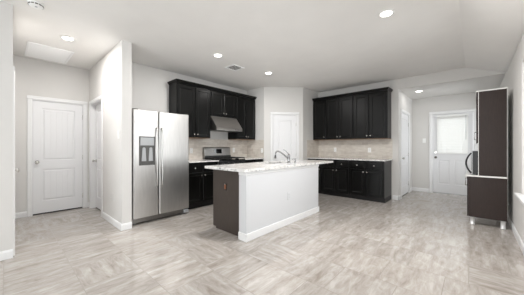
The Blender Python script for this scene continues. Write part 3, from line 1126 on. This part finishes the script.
# ------------------------------------------------------------------ range and hood
def kitchen_range():
    r = thing('range', 'stainless gas range with black cooktop and raised control backguard', 'stove', (XA, 3.40, 0), PI / 2)
    hw = 0.378
    MB().box(-hw, hw, -0.60, -0.02, 0.09, 0.90).build('oven_body', 'steel_dark', r, 0.003)
    MB().box(-hw + 0.03, hw - 0.03, -0.55, -0.03, 0.002, 0.089).build('plinth', 'black_plastic', r)
    MB().box(-hw, hw, -0.635, -0.02, 0.901, 0.922).build('cooktop', 'black_glass', r, 0.004)
    d = MB().box(-hw + 0.004, hw - 0.004, -0.64, -0.602, 0.25, 0.77).build('oven_door', 'steel_horizontal', r, 0.005)
    MB().box(-0.25, 0.25, -0.643, -0.6405, 0.36, 0.64).build('oven_window', 'black_glass', d)
    MB().tube([(-0.31, -0.641, 0.72), (-0.31, -0.69, 0.72), (0.31, -0.69, 0.72), (0.31, -0.641, 0.72)], 0.012, 10).build('handle', 'chrome', d)
    dw_ = MB().box(-hw + 0.004, hw - 0.004, -0.64, -0.602, 0.095, 0.24).build('warming_drawer', 'steel_horizontal', r, 0.005)
    MB().box(-hw + 0.002, hw - 0.002, -0.642, -0.602, 0.78, 0.898).build('control_panel', 'black_plastic', r, 0.005)
    for x in (-0.28, -0.14, 0.0, 0.14, 0.28):
        MB().lathe([(0.024, -0.6425), (0.022, -0.66), (0.020, -0.675), (0.008, -0.677)], 'y', (x, 0, 0.84), 16).build('knob', 'black_plastic', r)
    # backguard
    bgp = MB().prism([(-0.022, 0.923), (-0.022, 1.195), (-0.06, 1.195), (-0.085, 1.175), (-0.10, 1.0), (-0.085, 0.923)], 'x', -hw, hw)
    bg = bgp.build('backguard', 'steel_dark', r, 0.004)
    MB().prism([(-0.0885, 1.15), (-0.0935, 1.15), (-0.1035, 1.05), (-0.0985, 1.05)], 'x', -0.115, 0.105).build('display', 'black_glass', bg)
    MB().box(-hw + 0.003, hw - 0.003, -0.115, -0.1015, 0.924, 1.0).build('vent_strip', 'black_plastic', bg)
    # burner grates and caps
    for x0, x1 in ((-0.365, -0.125), (-0.12, 0.12), (0.125, 0.365)):
        g = MB()
        ya, yb = -0.615, -0.13
        t = 0.008
        zt0, zt1 = 0.945, 0.962
        for x in (x0 + t, x1 - t):
            g.box(x - t, x + t, ya, yb, zt0, zt1)
        for y in (ya, (ya + yb) / 2, yb):
            g.box(x0, x1, y - t, y + t, zt0, zt1)
        xm = (x0 + x1) / 2
        g.box(xm - t, xm + t, ya, yb, zt0, zt1)
        for x in (x0 + t, x1 - t):
            for y in (ya, yb):
                g.box(x - t, x + t, y - t, y + t, 0.9225, zt0)
        g.build('burner_grate', 'cast_iron', r, 0.002)
        for y in (-0.49, -0.25):
            MB().lathe([(0.045, 0.9225), (0.045, 0.930), (0.032, 0.931), (0.032, 0.940), (0.01, 0.941)], 'z', (xm, y, 0), 18).build('burner', 'cast_iron', r)


kitchen_range()


def hood():
    r = thing('range_hood', 'stainless under-cabinet range hood above the stove', 'range hood', (XA, 3.40, 1.565), PI / 2)
    hw = 0.372
    pr = [(-0.004, 0.316), (-0.335, 0.316), (-0.335, 0.306), (-0.535, 0.065), (-0.54, 0.02), (-0.54, 0.0), (-0.52, 0.0), (-0.52, 0.014), (-0.004, 0.014)]
    MB().prism(pr, 'x', -hw, hw).build('shell', 'steel_horizontal', r, 0.003)
    MB().box(-hw, -hw + 0.012, -0.52, -0.004, 0.0, 0.0135).build('side_lip', 'steel_horizontal', r)
    MB().box(hw - 0.012, hw, -0.52, -0.004, 0.0, 0.0135).build('side_lip', 'steel_horizontal', r)
    for x0, x1 in ((-0.34, -0.005), (0.005, 0.34)):
        f = MB()
        n = 14
        for k in range(n):
            x = x0 + (x1 - x0) * (k + 0.5) / n
            f.box(x - 0.008, x + 0.008, -0.38, -0.05, 0.006, 0.0135)
        f.build('filter', 'steel_dark', r)
    for x in (0.15, 0.2, 0.25):
        MB().lathe([(0.008, -0.5405), (0.008, -0.546)], 'y', (x, 0, 0.03), 10).build('button', 'black_plastic', r)
    MB().box(-0.05, 0.05, -0.47, -0.40, 0.004, 0.0135).build('lamp', 'white_plastic', r)


hood()


# ------------------------------------------------------------------ tall hutch and microwave by the right wall
def hutch():
    ox, oy = 0.16, 4.84
    r = thing('hutch', 'tall dark brown hutch cabinet on short metal legs by the right wall', 'cabinet', (ox, oy, 0))
    W = 0.80   # along Y
    T = Matrix.Translation((-ox, 0, 0))

    def B(mb):
        return mb.xf(T)
    # lower carcass
    lx0, lx1 = -0.05, 0.365
    B(MB().box(lx0, lx1, 0.0, 0.018, 0.125, 0.742)).build('side_panel', 'hutch_wood', r, 0.0015)
    B(MB().box(lx0, lx1, W - 0.018, W, 0.125, 0.742)).build('side_panel', 'hutch_wood', r, 0.0015)
    lb = MB().box(lx0, lx1, 0.0185, W - 0.0185, 0.125, 0.143)
    lb.box(lx1 - 0.012, lx1, 0.0185, W - 0.0185, 0.143, 0.742)
    lb.box(lx0 + 0.02, lx1 - 0.012, 0.0185, W - 0.0185, 0.42, 0.436)
    B(lb).build('lower_carcass', 'hutch_white', r)
    for y0, y1, hy in ((0.002, W / 2 - 0.002, W / 2 - 0.05), (W / 2 + 0.002, W - 0.002, W / 2 + 0.05)):
        d = B(MB().box(lx0 - 0.019, lx0 - 0.001, y0, y1, 0.128, 0.738)).build('lower_door', 'hutch_wood', r, 0.0015)
        B(MB().tube([(lx0 - 0.02, hy, 0.56), (lx0 - 0.045, hy, 0.56), (lx0 - 0.045, hy, 0.68), (lx0 - 0.02, hy, 0.68)], 0.005, 8)).build('handle', 'nickel', d)
    B(MB().box(-0.088, 0.368, -0.004, W + 0.004, 0.743, 0.765)).build('counter_board', 'hutch_white', r, 0.003)['label'] = 'thin white counter board'
    for lx in (-0.008, 0.325):
        for ly in (0.05, W - 0.05):
            B(MB().lathe([(0.030, 0.001), (0.030, 0.012), (0.026, 0.014), (0.026, 0.112), (0.036, 0.114), (0.036, 0.1245)], 'z', (lx, ly, 0), 18)).build('leg', 'satin_aluminium', r)
    # upper carcass
    ux0, ux1 = 0.065, 0.362
    z0, z1 = 0.766, 2.04
    for ya, yb in ((0.0, 0.018), (W - 0.018, W)):
        p = B(MB().box(ux0, ux1, ya, yb, z0, z1)).build('side_panel', 'hutch_wood', r, 0.001)
    for ya, yb in ((-0.0005, 0.0185), (W - 0.0185, W + 0.0005)):
        for xa, xb in ((ux0 - 0.006, ux0 - 0.0005), (ux1 + 0.0005, ux1 + 0.003)):
            B(MB().box(xa, xb, ya, yb, z0, z1)).build('edge_banding', 'hutch_white', r)['label'] = 'white edge strip'
    B(MB().box(ux0 - 0.035, ux1 + 0.007, -0.004, W + 0.004, z1 + 0.0005, z1 + 0.017)).build('top_board', 'hutch_white', r, 0.003)
    cb = MB()
    cb.box(ux1 - 0.012, ux1 - 0.001, 0.0185, W - 0.0185, z0, z1)
    cb.box(ux0, ux1 - 0.012, 0.0185, W - 0.0185, 1.255, 1.273)
    cb.box(ux0 + 0.02, ux1 - 0.012, 0.0185, W - 0.0185, 1.65, 1.666)
    B(cb).build('upper_carcass', 'hutch_white', r)
    for y0, y1, hy in ((0.002, W / 2 - 0.002, W / 2 - 0.05), (W / 2 + 0.002, W - 0.002, W / 2 + 0.05)):
        d = B(MB().box(ux0 - 0.026, ux0 - 0.008, y0, y1, 1.26, z1 - 0.003)).build('upper_door', 'hutch_wood', r, 0.0015)
        B(MB().tube([(ux0 - 0.027, hy, 1.32), (ux0 - 0.05, hy, 1.32), (ux0 - 0.05, hy, 1.44), (ux0 - 0.027, hy, 1.44)], 0.005, 8)).build('handle', 'nickel', d)


hutch()


def microwave():
    r = thing('microwave', 'black microwave oven with bowed door handle on the hutch counter', 'microwave', (0.15, 5.12, 0.7655))
    W, D0, D1, hh = 0.50, -0.165, 0.19, 0.37
    MB().box(D0 + 0.0125, D1, -W / 2, W / 2, 0.012, hh).build('case', 'black_plastic', r, 0.006)
    f = MB().box(D0, D0 + 0.012, -W / 2, W / 2 - 0.12, 0.012, hh).build('door', 'light_grey_plastic', r, 0.004)
    MB().box(D0 - 0.003, D0 - 0.0005, -W / 2 + 0.06, W / 2 - 0.16, 0.07, hh - 0.06).build('door_window', 'black_glass', f)
    pts = []
    y = -W / 2 + 0.03
    for k in range(13):
        t = k / 12
        pts.append((D0 - 0.004 - 0.062 * math.sin(PI * t) ** 0.8, y, 0.03 + t * 0.31))
    MB().tube(pts, 0.012, 10).build('handle', 'black_plastic', f)['label'] = 'black bowed handle'
    MB().box(D0, D0 + 0.012, W / 2 - 0.119, W / 2, 0.012, hh).build('control_panel', 'black_plastic', r, 0.004)
    for dx in (D0 + 0.06, D1 - 0.05):
        for dy in (-W / 2 + 0.05, W / 2 - 0.05):
            MB().lathe([(0.014, 0.0005), (0.012, 0.0118)], 'z', (dx, dy, 0), 10).build('foot', 'black_plastic', r)


microwave()


# ------------------------------------------------------------------ outlets and switches
def plate(name, label, cat, loc, rz, kind='outlet', group=None, mat='white_plastic'):
    r = thing(name, label, cat, loc, rz)
    MB().rings(-0.036, 0.036, -0.058, 0.058, [(0, -0.0005), (0, -0.003), (0.004, -0.006)]).build('cover_plate', mat, r)
    if kind == 'outlet':
        for z in (-0.02, 0.02):
            s_ = MB().lathe([(0.016, -0.0062), (0.0155, -0.0085)], 'y', (0, 0, z), 16).build('socket', mat, r)
            q = MB()
            for x in (-0.006, 0.006):
                q.box(x - 0.0012, x + 0.0012, -0.0092, -0.0086, z - 0.002, z + 0.007)
            q.build('slot', 'outlet_slot', s_)
    else:
        MB().box(-0.016, 0.016, -0.0085, -0.0062, -0.033, 0.033).build('rocker', 'white_plastic', r, 0.001)
    return r


plate('wall_outlet', 'white outlet on the tile backsplash, the one nearer the pantry, below the five-door cabinets', 'outlet', (-2.75, YB - 0.0095, 1.125), 0)
plate('wall_outlet', 'white outlet on the tile backsplash below the two rightmost upper cabinet doors', 'outlet', (-1.87, YB - 0.0095, 1.125), 0)
plate('wall_outlet', 'white outlet on the backsplash just right of the range', 'outlet', (XA + 0.0095, 3.96, 1.12), PI / 2)
plate('wall_outlet', 'white outlet on the short tiled return beside the pantry door', 'outlet', (-4.02, 4.44, 1.11), 0)
plate('wall_outlet', 'white outlet on the backsplash between refrigerator and range', 'outlet', (XA + 0.0095, 2.74, 1.12), PI / 2)
plate('wall_outlet', 'white outlet low on the white island knee wall', 'outlet', (-2.125, 2.97, 0.44), PI / 2, mat='wall_white')
plate('wall_outlet', 'faint wall-coloured outlet low on the hall wall near its outer corner', 'outlet', (-4.20, YH1, 0.41), 0, mat='wall_paint')
plate('light_switch', 'white rocker switch on the hall wall near its outer corner', 'switch', (-3.87, YH1, 1.38), 0, 'switch')
plate('light_switch', 'white rocker switch on the nook wall left of the exterior door', 'switch', (-0.97, 7.55, 1.37), 0, 'switch')
plate('wall_outlet', 'white outlet low on the right wall behind the tall hutch', 'outlet', (XR, 5.30, 0.25), -PI / 2)


def open_box():
    r = thing('electrical_box', 'uncovered electrical box with copper screws on the dark island end', 'outlet', (-2.603, 2.10, 0.635), 0)
    MB().rings(-0.03, 0.03, -0.05, 0.05, [(0, -0.0005), (0, -0.004), (0.006, -0.004), (0.007, -0.001)]).build('box_rim', 'black_plastic', r)
    MB().box(-0.017, 0.012, -0.010, -0.0012, -0.034, 0.034).build('receptacle', 'copper', r, 0.002)
    for z in (0.038,):
        MB().lathe([(0.008, -0.0012), (0.006, -0.012)], 'y', (0, 0, z), 10).build('screw', 'nickel', r)
    MB().tube([(0.014, -0.005, -0.03), (0.024, -0.010, 0.0), (0.016, -0.005, 0.032)], 0.004, 8).build('wire', 'copper', r)


open_box()


# ------------------------------------------------------------------ ceiling fixtures
def can(label, x, y, z, power, r0=0.085):
    r = thing('recessed_light', label, 'ceiling light', (x, y, z))
    MB().lathe([(r0, -0.0005), (r0, -0.004), (r0 - 0.01, -0.009), (r0 - 0.022, -0.006), (r0 - 0.024, -0.0005)], 'z', (0, 0, 0), 32).build('trim_ring', 'white_plastic', r)
    MB().lathe([(r0 - 0.025, -0.0072), (r0 - 0.03, -0.0085), (0.02, -0.0095)], 'z', (0, 0, 0), 32).build('lens', 'lamp_lens', r)
    d = bpy.data.lights.new('lamp_glow', 'AREA')
    d.shape = 'DISK'
    d.size = 0.12
    d.energy = power
    d.color = (1.0, 0.98, 0.96)
    o = bpy.data.objects.new('lamp_glow', d)
    COL.objects.link(o)
    o.parent = r
    o.location = (0, 0, -0.014)
    return r


can('lit recessed ceiling light in the hall, beside the return grille', -4.25, 0.60, H, 14)
can('lit recessed ceiling light in front of the range, near the supply vent', -3.17, 2.40, H, 20)
can('large lit recessed ceiling light nearest the camera', -0.74, 2.95, H, 38)
can('lit recessed ceiling light in front of the pantry door', -3.15, 3.68, H, 5)
can('lit recessed light in the lower ceiling of the nook', -0.94, 6.52, HN, 0.9)


def smoke():
    r = thing('smoke_detector', 'round white smoke detector on the ceiling at the hall mouth', 'smoke detector', (-3.47, 0.225, H))
    MB().lathe([(0.068, -0.0005), (0.068, -0.012), (0.062, -0.016), (0.058, -0.034), (0.045, -0.042), (0.02, -0.043)], 'z', (0, 0, 0), 32).build('housing', 'white_plastic', r)
    vn = MB()
    for k in range(12):
        a = 2 * PI * k / 12
        q = MB().box(-0.012, 0.012, -0.0015, 0.0015, -0.032, -0.020).xf(Matrix.Translation((0.0605 * math.cos(a), 0.0605 * math.sin(a), 0)) @ Matrix.Rotation(a + PI / 2, 4, 'Z'))
        vn.add(q.v, q.f)
    vn.build('vent_slots', 'vent_dark', r)
    MB().lathe([(0.012, -0.0432), (0.010, -0.046)], 'z', (0.015, 0, 0), 14).build('test_button', 'light_grey_plastic', r)


smoke()


def grille(name, label, cat, x0, x1, y0, y1, z, n, along='y', dark='vent_dark'):
    r = thing(name, label, cat, ((x0 + x1) / 2, (y0 + y1) / 2, z))
    a, b_ = (x1 - x0) / 2, (y1 - y0) / 2
    t = min(0.03, a * 0.18)
    f = MB()
    f.box(-a, -a + t, -b_, b_, -0.012, -0.0005)
    f.box(a - t, a, -b_, b_, -0.012, -0.0005)
    f.box(-a + t, a - t, -b_, -b_ + t, -0.012, -0.0005)
    f.box(-a + t, a - t, b_ - t, b_, -0.012, -0.0005)
    f.build('frame', 'vent_white', r, 0.002)
    MB().box(-a + t, a - t, -b_ + t, b_ - t, -0.0016, -0.0005).build('backing', dark, r)
    s_ = MB()
    lo, hi = (-a + t, a - t) if along == 'y' else (-b_ + t, b_ - t)
    for k in range(n):
        c_ = lo + (hi - lo) * (k + 0.5) / n
        p = (hi - lo) / n
        poly = [(c_ - 0.30 * p, -0.0095), (c_ - 0.38 * p, -0.0110), (c_ + 0.28 * p, -0.0035), (c_ + 0.28 * p, -0.0018)]
        if along == 'y':
            s_.prism(poly, 'y', -b_ + t, b_ - t)
        else:
            s_.prism(poly, 'x', -a + t, a - t)
    s_.build('louvers', 'vent_white', r)
    return r


grille('return_grille', 'large white louvered return air grille on the hall ceiling', 'vent', -5.56, -4.80, 0.22, 0.76, H, 16, 'y')
grille('supply_vent', 'small white supply air vent in the kitchen ceiling', 'vent', -3.56, -3.29, 2.85, 3.13, H, 5, 'x')

# repeated things belong together
GROUPS = {'upper_cabinet': 'black upper cabinets', 'base_cabinet': 'black base cabinets', 'countertop': 'granite countertops',
          'crown_moulding': 'cabinet crown mouldings', 'wall_outlet': 'wall outlets', 'light_switch': 'light switches', 'recessed_light': 'recessed ceiling lights'}
for o in COL.objects:
    g = GROUPS.get(o.name.split('.')[0])
    if g and 'label' in o and o.parent is None:
        o['group'] = g
